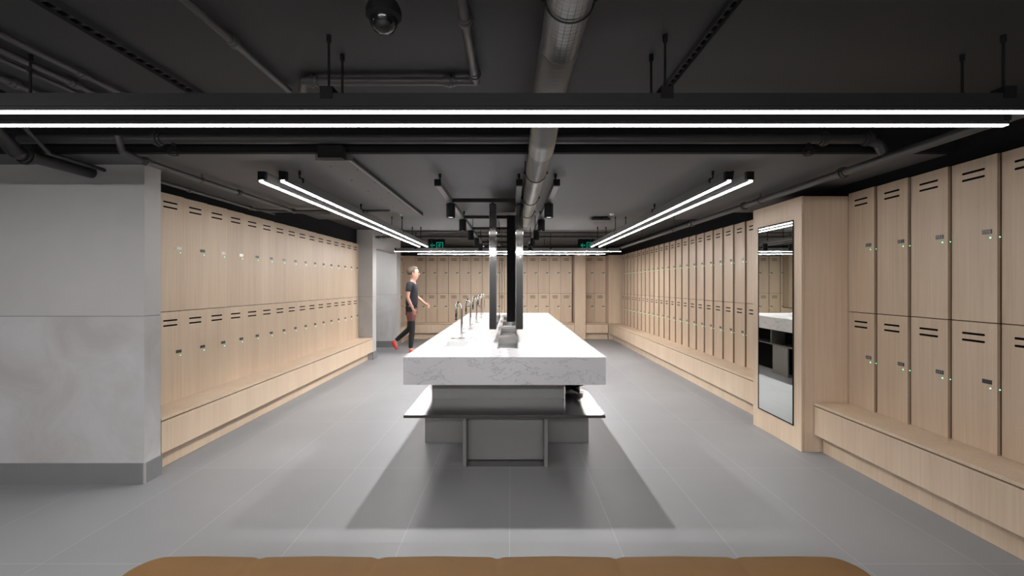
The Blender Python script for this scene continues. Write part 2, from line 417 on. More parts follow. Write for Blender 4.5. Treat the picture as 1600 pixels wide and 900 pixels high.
bench_side(-1, -3.385, -2.64, -2.735, 3.385, 8.53, 'long pale oak bench under the left wall lockers')
bench_side(1, 3.335, 2.585, 2.655, 1.6, 3.825, 'pale oak bench under the near right lockers, in front of the mirror column')
bench_side(1, 3.335, 2.585, 2.655, 4.605, 11.74, 'long pale oak bench under the right wall lockers beyond the mirror')
bench_side(-1, -3.385, -2.61, -2.70, 10.61, 11.72, 'short pale oak bench on the far left wall past the doorway')
def bench_back(x0, x1, label):
    bench(label, [('seat', 'oak', (x0, x1, 11.73, 12.59, ZB-.021, ZB-.001)), ('carcass', 'carcass', (x0+.001, x1-.001, 11.775, 12.59, .155, ZB-.021)),
                  ('front_panel', 'oak', (x0, x1, 11.73, 11.752, .165, ZB-.031)), ('plinth', 'oak', (x0, x1, 11.80, 12.59, 0, .154))], ((x0+x1)/2, 12.1, 0))
bench_back(-3.385, 1.655, 'pale oak bench under the long back wall locker run')
bench_back(1.945, 2.535, 'short pale oak bench in the back right alcove')
def panel(name, label, cat, b, z1=ZT, z0=0, m='oak'):
    o = bx(b[0], b[1], b[2], b[3], z0, z1, m=M[m], bev=.002).build(name, None); centred(o); tag(o, label, cat); return o
panel('oak_pilaster', 'full-height pale oak pilaster in the back wall lockers', 'pilaster', (1.66, 1.938, 11.70, 12.59))
panel('oak_end_panel', 'tall plain pale oak panel filling the back right corner', 'panel', (2.551, 2.95, 11.76, 12.59))
panel('oak_end_panel', 'plain pale oak panel filling the back left corner above the bench', 'panel', (-2.97, -2.61, 12.105, 12.59), z0=ZB+.001)

# oak column with inset mirror
t = thing('mirror_column', 'tall pale oak column on the right holding a full-length mirror', 'column', (2.9, 4.2, 0))
f = lambda n, b, m='oak', bev=.002: bx(b[0]-2.9, b[1]-2.9, b[2]-4.2, b[3]-4.2, b[4], b[5], m=M[m], bev=bev).build(n, None, t)
f('front_panel', (2.482, 2.502, 3.832, 4.598, 0, 2.19)); f('side_panel', (2.504, 3.335, 3.832, 3.852, 0, 2.188)); f('side_panel', (2.504, 3.335, 4.578, 4.598, 0, 2.188))
f('core', (2.506, 3.335, 3.853, 4.577, 0, 2.186), 'carcass', 0)
t = thing('wall_mirror', 'full-length framed mirror on the oak column at right', 'mirror', (2.482, 4.215, .193))
a, b_, z1 = -.279, .279, 1.807
fr = MB()
for q in ((-.008, 0, a, a+.008, 0, z1), (-.008, 0, b_-.008, b_, 0, z1), (-.008, 0, a, b_, 0, .008), (-.008, 0, a, b_, z1-.008, z1)): fr.box(*q, m=M['black'])
fr.build('frame', None, t)
bx(-.005, -.001, a+.008, b_-.008, .008, z1-.008, m=M['mirror']).build('glass', None, t)

# ------------------------------------------------------------------ marble island
TX0, TX1, TY0, TY1 = -0.792, 0.691, 3.28, 8.45
FY = [4.42, 5.36, 6.30, 7.24, 8.12]
sinks = [(-.60, -.39, y-.56, y-.24) for y in FY]
tro = [(-.125, .062, 3.72, 4.42), (-.125, .062, 4.70, 5.44), (-.125, .062, 5.68, 6.42), (-.125, .062, 6.70, 7.44)]
def holed_slab(x0, x1, y0, y1, z0, z1, holes, m):
    xs = sorted({x0, x1} | {h[0] for h in holes} | {h[1] for h in holes}); ys = sorted({y0, y1} | {h[2] for h in holes} | {h[3] for h in holes})
    bm = bmesh.new(); V = {}
    def v(i, j, z):
        k = (i, j, z)
        if k not in V: V[k] = bm.verts.new((xs[i], ys[j], z))
        return V[k]
    def solid(i, j):
        if i < 0 or j < 0 or i >= len(xs)-1 or j >= len(ys)-1: return False
        cx, cy = (xs[i]+xs[i+1])/2, (ys[j]+ys[j+1])/2
        return not any(h[0] < cx < h[1] and h[2] < cy < h[3] for h in holes)
    for i in range(len(xs)-1):
        for j in range(len(ys)-1):
            if not solid(i, j): continue
            bm.faces.new((v(i,j,z1), v(i+1,j,z1), v(i+1,j+1,z1), v(i,j+1,z1)))
            bm.faces.new((v(i,j,z0), v(i,j+1,z0), v(i+1,j+1,z0), v(i+1,j,z0)))
            for (di, dj, a, b) in ((-1,0,(i,j),(i,j+1)), (1,0,(i+1,j),(i+1,j+1)), (0,-1,(i,j),(i+1,j)), (0,1,(i,j+1),(i+1,j+1))):
                if not solid(i+di, j+dj): bm.faces.new((v(*a,z0), v(*b,z0), v(*b,z1), v(*a,z1)))
    mb = MB(); mb.bm.free(); mb.bm = bm
    return mb
o = holed_slab(TX0, TX1, TY0, TY1, .697, .90, sinks+tro, M['marble']).build('marble_countertop', M['marble'])
centred(o); tag(o, 'long thick white marble countertop with grey veins on a steel base', 'countertop')
def basin(h, name, label, cat, depth, m, group, drain):
    x0, x1, y0, y1 = h; cx, cy = (x0+x1)/2, (y0+y1)/2; hx, hy = (x1-x0)/2-.001, (y1-y0)/2-.001
    t = thing(name, label, cat, (cx, cy, .899-depth), 0, group)
    b = MB(); w_ = .006
    b.box(-hx, hx, -hy, hy, 0, .008, m=M[m])
    for q in ((-hx, -hx+w_, -hy, hy), (hx-w_, hx, -hy, hy), (-hx+w_, hx-w_, -hy, -hy+w_), (-hx+w_, hx-w_, hy-w_, hy)): b.box(*q, .008, depth, m=M[m])
    b.build('bowl', None, t)
    if drain: MB().cyl((0,0,.008), (0,0,.012), .022, n=20, m=M['chrome']).build('drain', None, t)
for i, h in enumerate(sinks):
    basin(h, 'sink', f'small white rectangular sink set in the marble, {ORD[i]} from the near end', 'sink', .13, 'white', 'sinks down the left of the counter', True)
for i, h in enumerate(tro):
    basin(h, 'steel_trough', f'shallow steel trough sunk in the marble centre line, {ORD[i]} from the near end', 'trough', .055, 'pale_steel', 'steel troughs down the middle of the counter', False)
def faucet(i, y):
    t = thing('faucet', f'tall chrome gooseneck tap on the marble, {ORD[i]} from the near end', 'tap', (-.49, y, .90), 0, 'gooseneck taps')
    MB().cyl((0,0,0), (0,0,.006), .032, n=24).build('base_flange', M['chrome'], t, smooth=True)
    pts = [(0,0,.004), (0,0,.10), (0,0,.22), (0,0,.29)]
    for k in range(1, 11):
        a = PI*k/10; r = .052
        pts.append((-.42*(r-r*math.cos(a)), -.91*(r-r*math.cos(a)), .29+r*1.3*math.sin(a)))
    e = pts[-1]; pts += [(e[0], e[1], .265)]
    MB().sweep(pts, .0115, 14).build('neck', M['chrome'], t, smooth=True)
    s = MB().cyl((e[0], e[1], .275), (e[0], e[1], .20), .015, .013, n=16, m=M['chrome']); s.cyl((e[0], e[1], .20), (e[0], e[1], .19), .010, n=12, m=M['black'])
    s.box(e[0]-.006, e[0]+.006, e[1]-.019, e[1]-.012, .215, .255, m=M['black'])
    s.build('spray_head', None, t, smooth=True)
    l = MB().cyl((0,0,.05), (.035,0,.058), .0055, n=10); l.build('lever', M['chrome'], t, smooth=True)
    d = MB().cyl((0,0,0), (0,0,.004), .024, n=24, m=M['chrome']).cyl((0,0,.004), (0,0,.006), .012, n=16, m=M['steel_d']).build('counter_button', None, loc=(-.575, y-.01, .90), smooth=True)
    tag(d, f'flat round steel button in the marble beside the {ORD[i]} tap', 'button', 'round buttons beside the taps')
for i, y in enumerate(FY): faucet(i, y)

# steel base
t = thing('steel_island', 'stainless steel island base with projecting shelf below the marble top', 'base', (-.05, 5.8, 0))
def sb(n, b, m='steel', bev=0): return bx(b[0]+.05, b[1]+.05, b[2]-5.8, b[3]-5.8, b[4], b[5], m=M[m], bev=bev).build(n, None, t)
sb('shelf', (TX0, TX1, 3.285, 8.43, .452, .474), 'steel_s', .0015)
sb('upper_front_panel', (-.666, .440, 3.76, 3.775, .4745, .6965))
sb('upper_core', (-.60, .425, 3.776, 8.2, .4745, .696), 'blackmatt')
sb('end_post', (.441, .451, 3.752, 3.80, .4745, .6965), 'chrome')
for y in (5.0, 6.2, 7.4): sb('divider', (.43, .66, y, y+.02, .4745, .6965)); sb('divider', (-.76, -.61, y, y+.02, .4745, .6965))
sb('lower_front_panel', (-.781, .698, 4.05, 4.07, .003, .4515))
sb('lower_core', (-.60, .52, 4.08, 8.2, .003, .4515), 'blackmatt')
for y0, y1 in ((4.072, 4.7), (5.7, 6.1), (6.9, 7.3)):
    sb('side_panel', (.676, .696, y0, y1, .003, .4515)); sb('side_panel', (-.779, -.759, y0, y1, .003, .4515))
sb('kick_panel', (-.352, .258, 3.64, 3.655, .012, .4515))
sb('floor_plate', (-.352, .258, 3.53, 3.64, .0005, .006), 'steel_d')
for x0, x1, sx in ((-.381, -.353, 1), (.258, .286, -1)): sb('fin', (x0, x1, 3.512, 4.049, .0005, .4515), 'steel', .002)

def dryer(i, x, y, rz):
    t = thing('hair_dryer', f'black hair dryer on the right side steel shelf, {ORD[i]} from the near end', 'hair dryer', (x, y, .4745), rz, 'hair dryers on the shelf')
    b = MB().sweep([(-.09,0,.06), (-.075,0,.06), (-.03,0,.06), (.05,0,.06), (.09,0,.06)], [.03, .043, .045, .034, .03], 18)
    b.build('body', M['black'], t, smooth=True)
    MB().sweep([(-.02,-.02,.055), (-.02,-.09,.035), (-.02,-.14,.03)], [.02, .018, .016], 12).build('handle', M['black'], t, smooth=True)
    MB().cyl((.09,0,.06), (.115,0,.06), .031, .027, n=18).build('nozzle', M['copper'], t, smooth=True)
    pts = [(-.02,-.14,.03)]
    for k in range(120):
        a = k/120*2*PI*9; pts.append((-.05+.10*math.sin(k/120*3.0)+.012*math.cos(a), -.13+.012*math.sin(a)+.16*k/120, .05+.055*math.sin(k/120*3)+.015*math.sin(a*.5)))
    MB().sweep(pts, .0055, 6).build('cable', M['blackmatt'], t, smooth=True)
for i, (x, y, r) in enumerate(((.535, 4.02, .5), (.55, 4.45, 1.2), (.55, 5.35, .8), (.55, 5.8, 1.3), (.55, 6.6, .9))): dryer(i, x, y, r)

# ------------------------------------------------------------------ tracks, crossbars, spots, hanging mirrors
RY = [4.113, 5.125, 6.153, 7.18, 8.14]
def track(x, label, y0=3.377, y1=8.86):
    ZR = 2.180
    t = thing('light_track', label, 'light track', (x, (y0+y1)/2, ZR), 0, 'lighting tracks over the island')
    hl = (y1-y0)/2
    bx(-.021, .021, -hl+.035, hl, .0, .043, m=M['housing']).build('rail', None, t)
    bx(-.024, .024, -hl, -hl+.035, -.001, .046, m=M['black']).build('end_cap', None, t)
    for yy in (-hl+.12, -hl+1.9):
        MB().cyl((0, yy, .043), (0, yy, ZD-ZR), .006, n=8).cyl((0, yy, ZD-ZR-.03), (0, yy, ZD-ZR), .011, n=10).build('hanger_rod', M['black'], t)
    for yy, zz in ((-hl+3.1, 2.433), (hl-.8, 2.458)): MB().cyl((0, yy, .043), (0, yy, zz-ZR), .005, n=8).build('hanger_rod', M['black'], t)
track(-.557, 'left of the three grey lighting tracks above the island')
track(.060, 'middle grey lighting track beside the silver duct')
track(.343, 'right of the three grey lighting tracks above the island')
for i, y in enumerate(RY):
    o = bx(-.535, .038, y-.016, y+.016, 2.186, 2.221, m=M['housing_d'], bev=.002).build('crossbar', None); centred(o)
    tag(o, f'dark crossbar joining the left and middle tracks, {ORD[i]} from the near end', 'crossbar', 'crossbars between the tracks')
def spot(i, x, y, side):
    t = thing('spotlight', f'black cylinder spotlight on the {side} track, {ORD[i]} from the near end', 'spotlight', (x, y, 2.045), 0, f'cylinder spotlights on the {side} track')
    b = MB(); R, hh, n = .041, .128, 28
    b.cyl((0,0,0.026), (0,0,hh), R, n=n, m=M['black'])
    ring = [(R, .026), (R, 0), (R-.005, 0), (R-.005, .026)]
    for k in range(n):
        a0, a1 = 2*PI*k/n, 2*PI*(k+1)/n
        for j in range(3):
            (r0, z0), (r1, z1) = ring[j], ring[j+1]
            vs = [b.bm.verts.new(p) for p in ((r0*math.cos(a0), r0*math.sin(a0), z0), (r0*math.cos(a1), r0*math.sin(a1), z0), (r1*math.cos(a1), r1*math.sin(a1), z1), (r1*math.cos(a0), r1*math.sin(a0), z1))]
            fc = b.bm.faces.new(vs); fc.material_index = 0
    b.build('housing', None, t, smooth=True)
    MB().cyl((0,0,.008), (0,0,.025), R-.006, n=24).build('lens', M['lamp'], t)
    bx(-.012, .012, -.02, .02, hh, .1345, m=M['black']).build('bracket', None, t)
    L = bpy.data.lights.new('spotlight_beam', 'SPOT'); L.energy = SPOT_W; L.spot_size = math.radians(SPOT_A); L.spot_blend = SPOT_B; L.shadow_soft_size = .018
    L.color = (1, .985, .97); L.use_nodes = True
    ln = L.node_tree; fo = ln.nodes.new('ShaderNodeLightFalloff'); fo.inputs['Strength'].default_value = 1.0
    ln.links.new(fo.outputs['Linear'], ln.nodes['Emission'].inputs['Strength'])
    lo = bpy.data.objects.new('spotlight_beam', L); C.objects.link(lo); lo.parent = t; lo.location = (0, 0, -.004)
for i, y in enumerate(RY):
    spot(i, -.557, y, 'left'); spot(i, .343, y, 'right')

def hmirror(i, x, y0, y1, z0, z1, side, body='dchrome'):
    t = thing('hanging_mirror', f'tall double-sided mirror hanging in the {side} row, {ORD[i]} from the near end', 'mirror', (x, (y0+y1)/2, z0), 0, f'hanging mirrors in the {side} row')
    hy, hx, hz = (y1-y0)/2, .0315, z1-z0
    bx(-hx, hx, -hy, hy, 0, hz, m=M[body], bev=.002).build('frame', None, t)
    for s in (-1, 1): bx(min(s*hx, s*(hx+.003)), max(s*hx, s*(hx+.003)), -hy+.015, hy-.015, .015, hz-.015, m=M['mirror']).build('mirror_face', None, t)
    for yy in (-hy+.016, hy-.05): MB().cyl((0, yy, hz), (0, yy, 2.1855-z0 if side == 'left' else 2.1795-z0), .009, n=10, m=M['black']).cyl((-.0, yy, hz), (0, yy, hz+.004), .017, n=10, m=M['black']).build('hanger', None, t)
for i, y in enumerate(RY[:4]):
    hmirror(i, -.170, y, y+.82, 1.020, 2.176, 'left')
    hmirror(i, .074, y, y+.82, 1.020, 2.168, 'right')
o = bx(-.048, .038, 4.80, 5.57, 1.032, 2.176, m=M['black'], bev=.003).build('black_panel', None); centred(o)
tag(o, 'matt black box panel hanging between the two mirror rows', 'panel')

# ------------------------------------------------------------------ linear strip lights
def strip(label, axis, a0, a1, fixed, zb, rods, m='strip', hm='housing', group='linear strip lights'):
    """zb = underside of the glowing strip; housing above it"""
    mid = (a0+a1)/2; hl = (a1-a0)/2
    loc = (mid, fixed, zb) if axis == 'x' else (fixed, mid, zb)
    t = thing('linear_light', label, 'strip light', loc, 0, group)
    def B(l0, l1, w0, w1, z0, z1, mm):
        return bx(*((l0, l1, w0, w1) if axis == 'x' else (w0, w1, l0, l1)), z0, z1, m=M[mm])
    B(-hl, hl, -.013, .013, -.001, .0119, m).build('diffuser', None, t)
    lr = MB()
    for q in ((-hl, hl, -.018, -.0132), (-hl, hl, .0132, .018)): lr.box(*(q if axis == 'x' else (q[2], q[3], q[0], q[1])), .0035, .019, m=M[hm])
    lr.box(*((-hl, hl, -.0132, .0132) if axis == 'x' else (-.0132, .0132, -hl, hl)), .0122, .019, m=M[hm])
    lr.build('lens_rail', None, t)
    B(-hl+.03, hl-.03, -.024, .024, .019, .072, hm).build('housing', None, t)
    for s in (-1, 1): B(min(s*hl, s*(hl-.03)), max(s*hl, s*(hl-.03)), -.026, .026, .018, .074, 'black').build('end_cap', None, t)
    P = (lambda l, w_, z: (l, w_, z)) if axis == 'x' else (lambda l, w_, z: (w_, l, z))
    for r, rz in rods:
        q = r-mid; top = rz-zb
        b = MB().cyl(P(q, 0, .072), P(q, 0, top), .0055, n=8).cyl(P(q, 0, top-.03), P(q, 0, top), .010, n=10)
        b.build('hanger_rod', M['black'], t)
        bb = MB(); bb.box(*((q-.026, q+.026, -.028, .028) if axis == 'x' else (-.028, .028, q-.014, q+.014)), .05, .10 if axis == 'x' else .085, m=M['black']); bb.build('hanger_bracket', None, t)
ZF = 2.155
strip('front strip light crossing the whole frame, nearer of the pair', 'x', -3.6, 2.83, 1.885, ZF, [(q, ZC) for q in (-2.185, -.768, .647, 2.07)], 'stripf', 'housing_d')
strip('strip light just behind the front one, ending short at right', 'x', -3.4, 2.254, 2.044, ZF, [(q, ZC) for q in (-2.194, -.771, .638, 2.057)], 'stripf', 'housing_d')
sr = [(3.41, ZD), (4.8, ZD), (6.6, 2.433), (7.97, 2.458)]
strip('outer strip light running back along the left aisle', 'y', 3.154, 8.57, -1.761, ZF, sr)
strip('inner strip light running back along the left aisle', 'y', 3.154, 8.57, -1.611, ZF, sr)
strip('inner strip light running back along the right aisle', 'y', 3.154, 8.57, 1.534, ZF, sr, 'stripr')
strip('outer strip light running back along the right aisle', 'y', 3.154, 8.57, 1.684, ZF, sr, 'stripr')
strip('nearer strip light across the far end in front of the back lockers', 'x', -2.314, 2.177, 8.913, 2.09, [(-1.9, ZC), (-.6, ZC), (.78, ZC), (1.9, ZC)], 'stripb')
strip('farther strip light across the far end in front of the back lockers', 'x', -1.988, 1.997, 9.556, 2.081, [(-1.7, ZC), (-.5, ZC), (.7, ZC), (1.7, ZC)], 'stripb')

strip('added unseen strip light behind the camera', 'x', -2.0, 1.6, -1.7, ZF, [(-1.4, ZC), (1.0, ZC)], 'stripfill')  # added lamp out of view, brightens the island front
strip('added unseen strip light facing the grey partition', 'x', -4.4, -2.0, 1.0, ZF, [(-3.9, ZC), (-2.4, ZC)], 'stripb')  # added out of view to throw light on the partition face
# added corridor lamp, out of view, brightens the return wall
t = thing('fill_downlight', 'added unseen round lamp on the corridor ceiling behind the left doorway', 'ceiling light', (-3.4, 9.35, ZC-.05))
MB().cyl((0,0,.006), (0,0,.05), .11, n=32).build('housing', M['whitep'], t, smooth=True)
MB().cyl((0,0,0), (0,0,.0058), .10, n=32).build('diffuser', M['corfill'], t)
# ------------------------------------------------------------------ duct
def duct_part(name, pts, R, mm, parent, ridge=0.0):
    bm = bmesh.new(); uvl = bm.loops.layers.uv.new('UVMap'); n = 32; rings = []; L = 0
    pp = [Vector(p) for p in pts]; dense = []
    for i in range(len(pp)-1):
        k = max(2, int((pp[i+1]-pp[i]).length/.012))
        for j in range(k): dense.append(pp[i].lerp(pp[i+1], j/k))
    dense.append(pp[-1]); Ls = []
    for i, p in enumerate(dense):
        if i: L += (p-dense[i-1]).length
        r = R+ridge*math.sin(L*2*PI/.036)
        rings.append([bm.verts.new(p+Vector((math.cos(2*PI*k/n)*r, 0, math.sin(2*PI*k/n)*r))) for k in range(n)]); Ls.append(L)
    for i in range(len(rings)-1):
        for k in range(n):
            fc = bm.faces.new((rings[i][k], rings[i][(k+1)%n], rings[i+1][(k+1)%n], rings[i+1][k]))
            uv = ((k/n, Ls[i]), ((k+1)/n, Ls[i]), ((k+1)/n, Ls[i+1]), (k/n, Ls[i+1]))
            for lp, (a, b) in zip(fc.loops, uv): lp[uvl].uv = (a*2*PI*R, b)
    bm.faces.new(rings[0][::-1]); bm.faces.new(rings[-1])
    mb = MB(); mb.bm.free(); mb.bm = bm
    return mb.build(name, M[mm], parent, smooth=True)
DX, ZA, ZL = .172, 2.373, 2.214
t = thing('ventilation_duct', 'round foil-wrapped ventilation duct running back along the ceiling', 'duct', (DX, 2.2, ZL))
_dp = duct_part
def dpp(name, pts, *a): return _dp(name, [(x-DX, y-2.2, z-ZL) for x, y, z in pts], *a)
dpp('duct_section', [(.192,-1.0,ZA), (.192,1.757,ZA)], .077, 'duct', t, .0006)
dpp('flexible_sleeve', [(.192,1.757,ZA), (.190,1.971,ZA), (.186,2.117,ZA-.007), (.181,2.245,ZA-.05)], .0795, 'sleeve', t, .0013)
dpp('duct_section', [(.181,2.245,ZA-.05), (.174,2.442,ZL+.026), (.172,2.588,ZL)], .074, 'duct', t, .0006)
dpp('flexible_sleeve', [(.172,2.588,ZL), (.172,3.102,ZL)], .069, 'sleeve', t, .0026)
dpp('duct_section', [(.172,3.102,ZL), (.172,5.57,ZL)], .067, 'duct', t, .0004)
for y, r, z in ((1.474,.082,ZA), (3.137,.0695,ZL), (4.03,.0695,ZL), (4.8,.0695,ZL)):
    x = .192 if z == ZA else DX
    x -= DX; y -= 2.2; zc = (ZC if z == ZA else ZD)-ZL; z -= ZL
    b = MB(); N_ = 32
    for k in range(N_):
        a0, a1 = 2*PI*k/N_, 2*PI*(k+1)/N_
        b.cyl((x+r*math.cos(a0), y, z+r*math.sin(a0)), (x+r*math.cos(a1), y, z+r*math.sin(a1)), .0035, n=5)
    for s in (-1, 1): b.cyl((x+s*(r+.005), y, z-.010), (x+s*(r+.005), y, zc), .0043, n=6).ball((x+s*(r+.007), y, z), .0095, n=8)
    b.build('pipe_clamp', M['black'], t)

# ------------------------------------------------------------------ pipes and conduit
def pipe(label, pts, r, m='pipe', coup=(), name='ceiling_pipe', cat='pipe', clips=(), group=None):
    c = Vector(pts[0]); P = [tuple(Vector(p)-c) for p in pts]
    t = thing(name, label, cat, tuple(c), 0, group)
    MB().tube(P, r, 16).build('pipe_run', M[m], t, smooth=True)
    for (p, d) in coup:
        p = Vector(p)-c; d = Vector(d).normalized()
        MB().cyl(p-d*.026, p+d*.026, r*1.3, n=16).cyl(p-d*.007, p+d*.007, r*1.55, n=16).build('coupling', M[m], t, smooth=True)
    for (p, zc) in clips:
        p = Vector(p)-c
        MB().cyl(p+Vector((0,0,0)), (p.x, p.y, zc-c.z), .0045, n=6).cyl(p-Vector((0,.009,0)), p+Vector((0,.009,0)), r*1.25, n=14).build('pipe_clip', M[m], t)
Y3 = (0,1,0); X3 = (1,0,0)
pipe('thick grey pipe running back above the right wall lockers', [(2.357, .5, 2.227), (2.357, 11.9, 2.227)], .027,
     coup=[((2.357, y, 2.227), Y3) for y in (3.188, 4.54, 5.83)], clips=[((2.357, y, 2.227), ZD) for y in (4.24,)]+[((2.357, 6.5, 2.227), 2.433), ((2.357, 8.1, 2.227), ZC), ((2.357, 10.1, 2.227), ZC)])
pipe('charcoal pipe crossing the room in front of the ceiling beam', [(-3.1, 2.83, 2.351), (2.245, 2.83, 2.351), (2.32, 2.83, 2.32), (2.352, 2.83, 2.262)], .030, 'darkpipe',
     coup=[((-2.23, 2.83, 2.351), X3), ((1.97, 2.83, 2.351), X3), ((2.245, 2.83, 2.351), X3)])
pipe('grey pipe with elbow running back from the left partition top', [(-2.451, 2.79, 2.36), (-2.451, 2.82, 2.27), (-2.425, 2.914, 2.247), (-2.417, 5.013, 2.247), (-2.06, 5.10, 2.247)], .019,
     coup=[((-2.421, 2.965, 2.247), Y3), ((-2.417, 3.985, 2.247), Y3), ((-2.417, 4.97, 2.247), Y3)], clips=[((-2.417, 3.5, 2.247), ZD)])
pipe('slim grey conduit just above the left wall lockers', [(-2.742, 3.385, 2.236), (-2.742, 4.8, 2.236), (-2.57, 4.93, 2.24), (-1.37, 5.06, 2.265)], .014, coup=[((-2.742, 3.81, 2.236), Y3), ((-2.742, 4.71, 2.236), Y3)])
pipe('slim conduit beside the black wall above the left lockers', [(-2.80, 3.385, 2.262), (-2.80, 5.3, 2.262)], .009)
zp = ZC-.029
pipe('charcoal pipe on the foreground ceiling heading back from upper left', [(-1.168, .2, zp), (-1.168, 2.357, zp)], .0163, coup=[((-1.168, 1.885, zp), Y3)])
pipe('charcoal pipe with square elbow on the foreground ceiling above the front lights', [(-.177, .2, zp-.002), (-.177, 2.245, zp-.002), (-1.04, 2.245, zp-.002), (-1.10, 2.357, zp-.002)], .0197,
     coup=[((-.177, 1.73, zp), Y3), ((-.177, 2.177, zp), Y3), ((-.994, 2.245, zp-.002), X3), ((-.31, 2.245, zp-.002), X3)])
for k, (x, r, nm) in enumerate(((-2.091, .014, 'innermost of four parallel ceiling pipes at upper left'), (-2.228, .0155, 'second of four parallel ceiling pipes at upper left'), (-2.331, .0105, 'third of four parallel ceiling pipes at upper left'), (-2.528, .017, 'outermost of four parallel ceiling pipes at upper left'))):
    pipe('charcoal pipe, '+nm, [(x, .5, ZC-r-.010), (x, 2.74, ZC-r-.010)], r, coup=[((x, 2.18+.10*(k % 2), ZC-r-.010), Y3)], clips=[((x, 1.37, ZC-r-.010), ZC)])
pipe('thick black pipe bending down to the left partition wall', [(-2.98, 2.45, 2.46), (-3.02, 2.73, 2.235), (-3.02, 3.225, 2.235)], .038, 'darkpipe', coup=[((-3.02, 2.79, 2.235), Y3)])
pipe('thin black pipe bending down beside the thick one at the left partition', [(-2.80, 2.5, 2.40), (-2.93, 2.84, 2.262), (-2.93, 3.225, 2.255)], .013, 'darkpipe')
pipe('grey pipe crossing the far ceiling in front of the exit signs', [(-2.14, 9.21, 2.407), (2.06, 9.21, 2.407)], .026, coup=[((-1.54, 9.21, 2.407), X3), ((1.63, 9.21, 2.407), X3)], clips=[((-1.03, 9.21, 2.407), ZC), ((1.11, 9.21, 2.407), ZC)])
pipe('slim grey conduit across the far ceiling', [(-2.06, 8.57, 2.45), (-.857, 8.57, 2.45), (-.686, 8.656, 2.43), (2.23, 8.656, 2.43)], .0155, coup=[((-1.46, 8.57, 2.45), X3)])
pipe('short grey pipe stub with valve above the left doorway', [(-2.64, 8.72, 2.36), (-2.15, 8.72, 2.36)], .02, coup=[((-2.58, 8.72, 2.36), X3), ((-2.48, 8.72, 2.36), X3)], clips=[((-2.3, 8.72, 2.36), ZC)])

# slotted rails
def rail(label, x, y0, y1, zt, w_, wid, slots):
    o_ = ((x), (y0+y1)/2, zt-.026)
    hl = (y1-y0)/2
    b = MB().box(-wid/2, wid/2, -hl, hl, .019, .026, m=M[w_]).box(-wid/2, -wid/2+.0035, -hl, hl, 0, .019, m=M[w_]).box(wid/2-.0035, wid/2, -hl, hl, 0, .019, m=M[w_])
    k = -hl+.05
    while k < hl-.05:
        b.box(-wid/2+.007, wid/2-.007, k, k+slots, .015, .0195, m=M['slot']); k += slots*2
    o = b.build('slotted_rail', None, loc=o_); tag(o, label, 'cable rail')
rail('long slotted black cable rail on the foreground ceiling at left', -1.705, .77, 2.485, ZC, 'ceil', .064, .026)
rail('long slotted black cable rail on the foreground ceiling at right', .818, .77, 2.485, ZC, 'ceil', .038, .026)
# boxed tray under the lowered ceiling, perforated side
t = thing('cable_tray', 'boxed ceiling tray with perforated side running back above the left aisle', 'cable tray', (-1.183, 4.156, 2.257))
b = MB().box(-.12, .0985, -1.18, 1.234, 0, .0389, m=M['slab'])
for k in range(6): b.cyl((-.077, -1.03+k*.41, -.003), (-.077, -1.03+k*.41, .001), .005, n=8, m=M['black']).cyl((.077, -.94+k*.41, -.003), (.077, -.94+k*.41, .001), .005, n=8, m=M['black'])
b.build('tray_box', None, t)
b = MB().box(.0990, .120, -1.18, 1.234, -.002, .0389, m=M['housing'])
for k in range(88): b.box(.1195, .1209, -1.148+k*.027, -1.135+k*.027, .010, .028, m=M['slot'])
b.build('side_rail', None, t)
o = bx(-1.23, -1.075, 2.84, 2.914, 2.237, 2.316, m=M['black'], bev=.003).build('junction_box', None); centred(o); tag(o, 'black junction box at the near end of the perforated ceiling tray', 'junction box')

# caged sprinklers hanging from the cross pipe
def sprinkler(x, label):
    t = thing('sprinkler', label, 'sprinkler', (x, 2.83, 2.244), 0, 'caged sprinklers under the cross pipe')
    MB().cyl((0,0,.080), (0,0,.05), .012, n=12).cyl((0,0,.05), (0,0,.026), .007, n=10).cyl((0,0,.024), (0,0,.027), .015, n=12).build('head', M['black'], t)
    b = MB()
    for rr, zz in ((.024,.052), (.033,.03), (.026,.007)):
        for k in range(16):
            a0, a1 = 2*PI*k/16, 2*PI*(k+1)/16
            b.cyl((rr*math.cos(a0), rr*math.sin(a0), zz), (rr*math.cos(a1), rr*math.sin(a1), zz), .0013, n=5)
    for k in range(8):
        a = 2*PI*k/8; c_, s_ = math.cos(a), math.sin(a)
        pr = [(.007,.067), (.024,.052), (.033,.03), (.026,.007), (.005,0)]
        for (r0, z0), (r1, z1) in zip(pr[:-1], pr[1:]): b.cyl((r0*c_, r0*s_, z0), (r1*c_, r1*s_, z1), .0013, n=5)
    b.build('wire_cage', M['black'], t)
sprinkler(-2.134, 'small caged black sprinkler under the cross pipe at left')
sprinkler(1.877, 'small caged black sprinkler under the cross pipe at right')

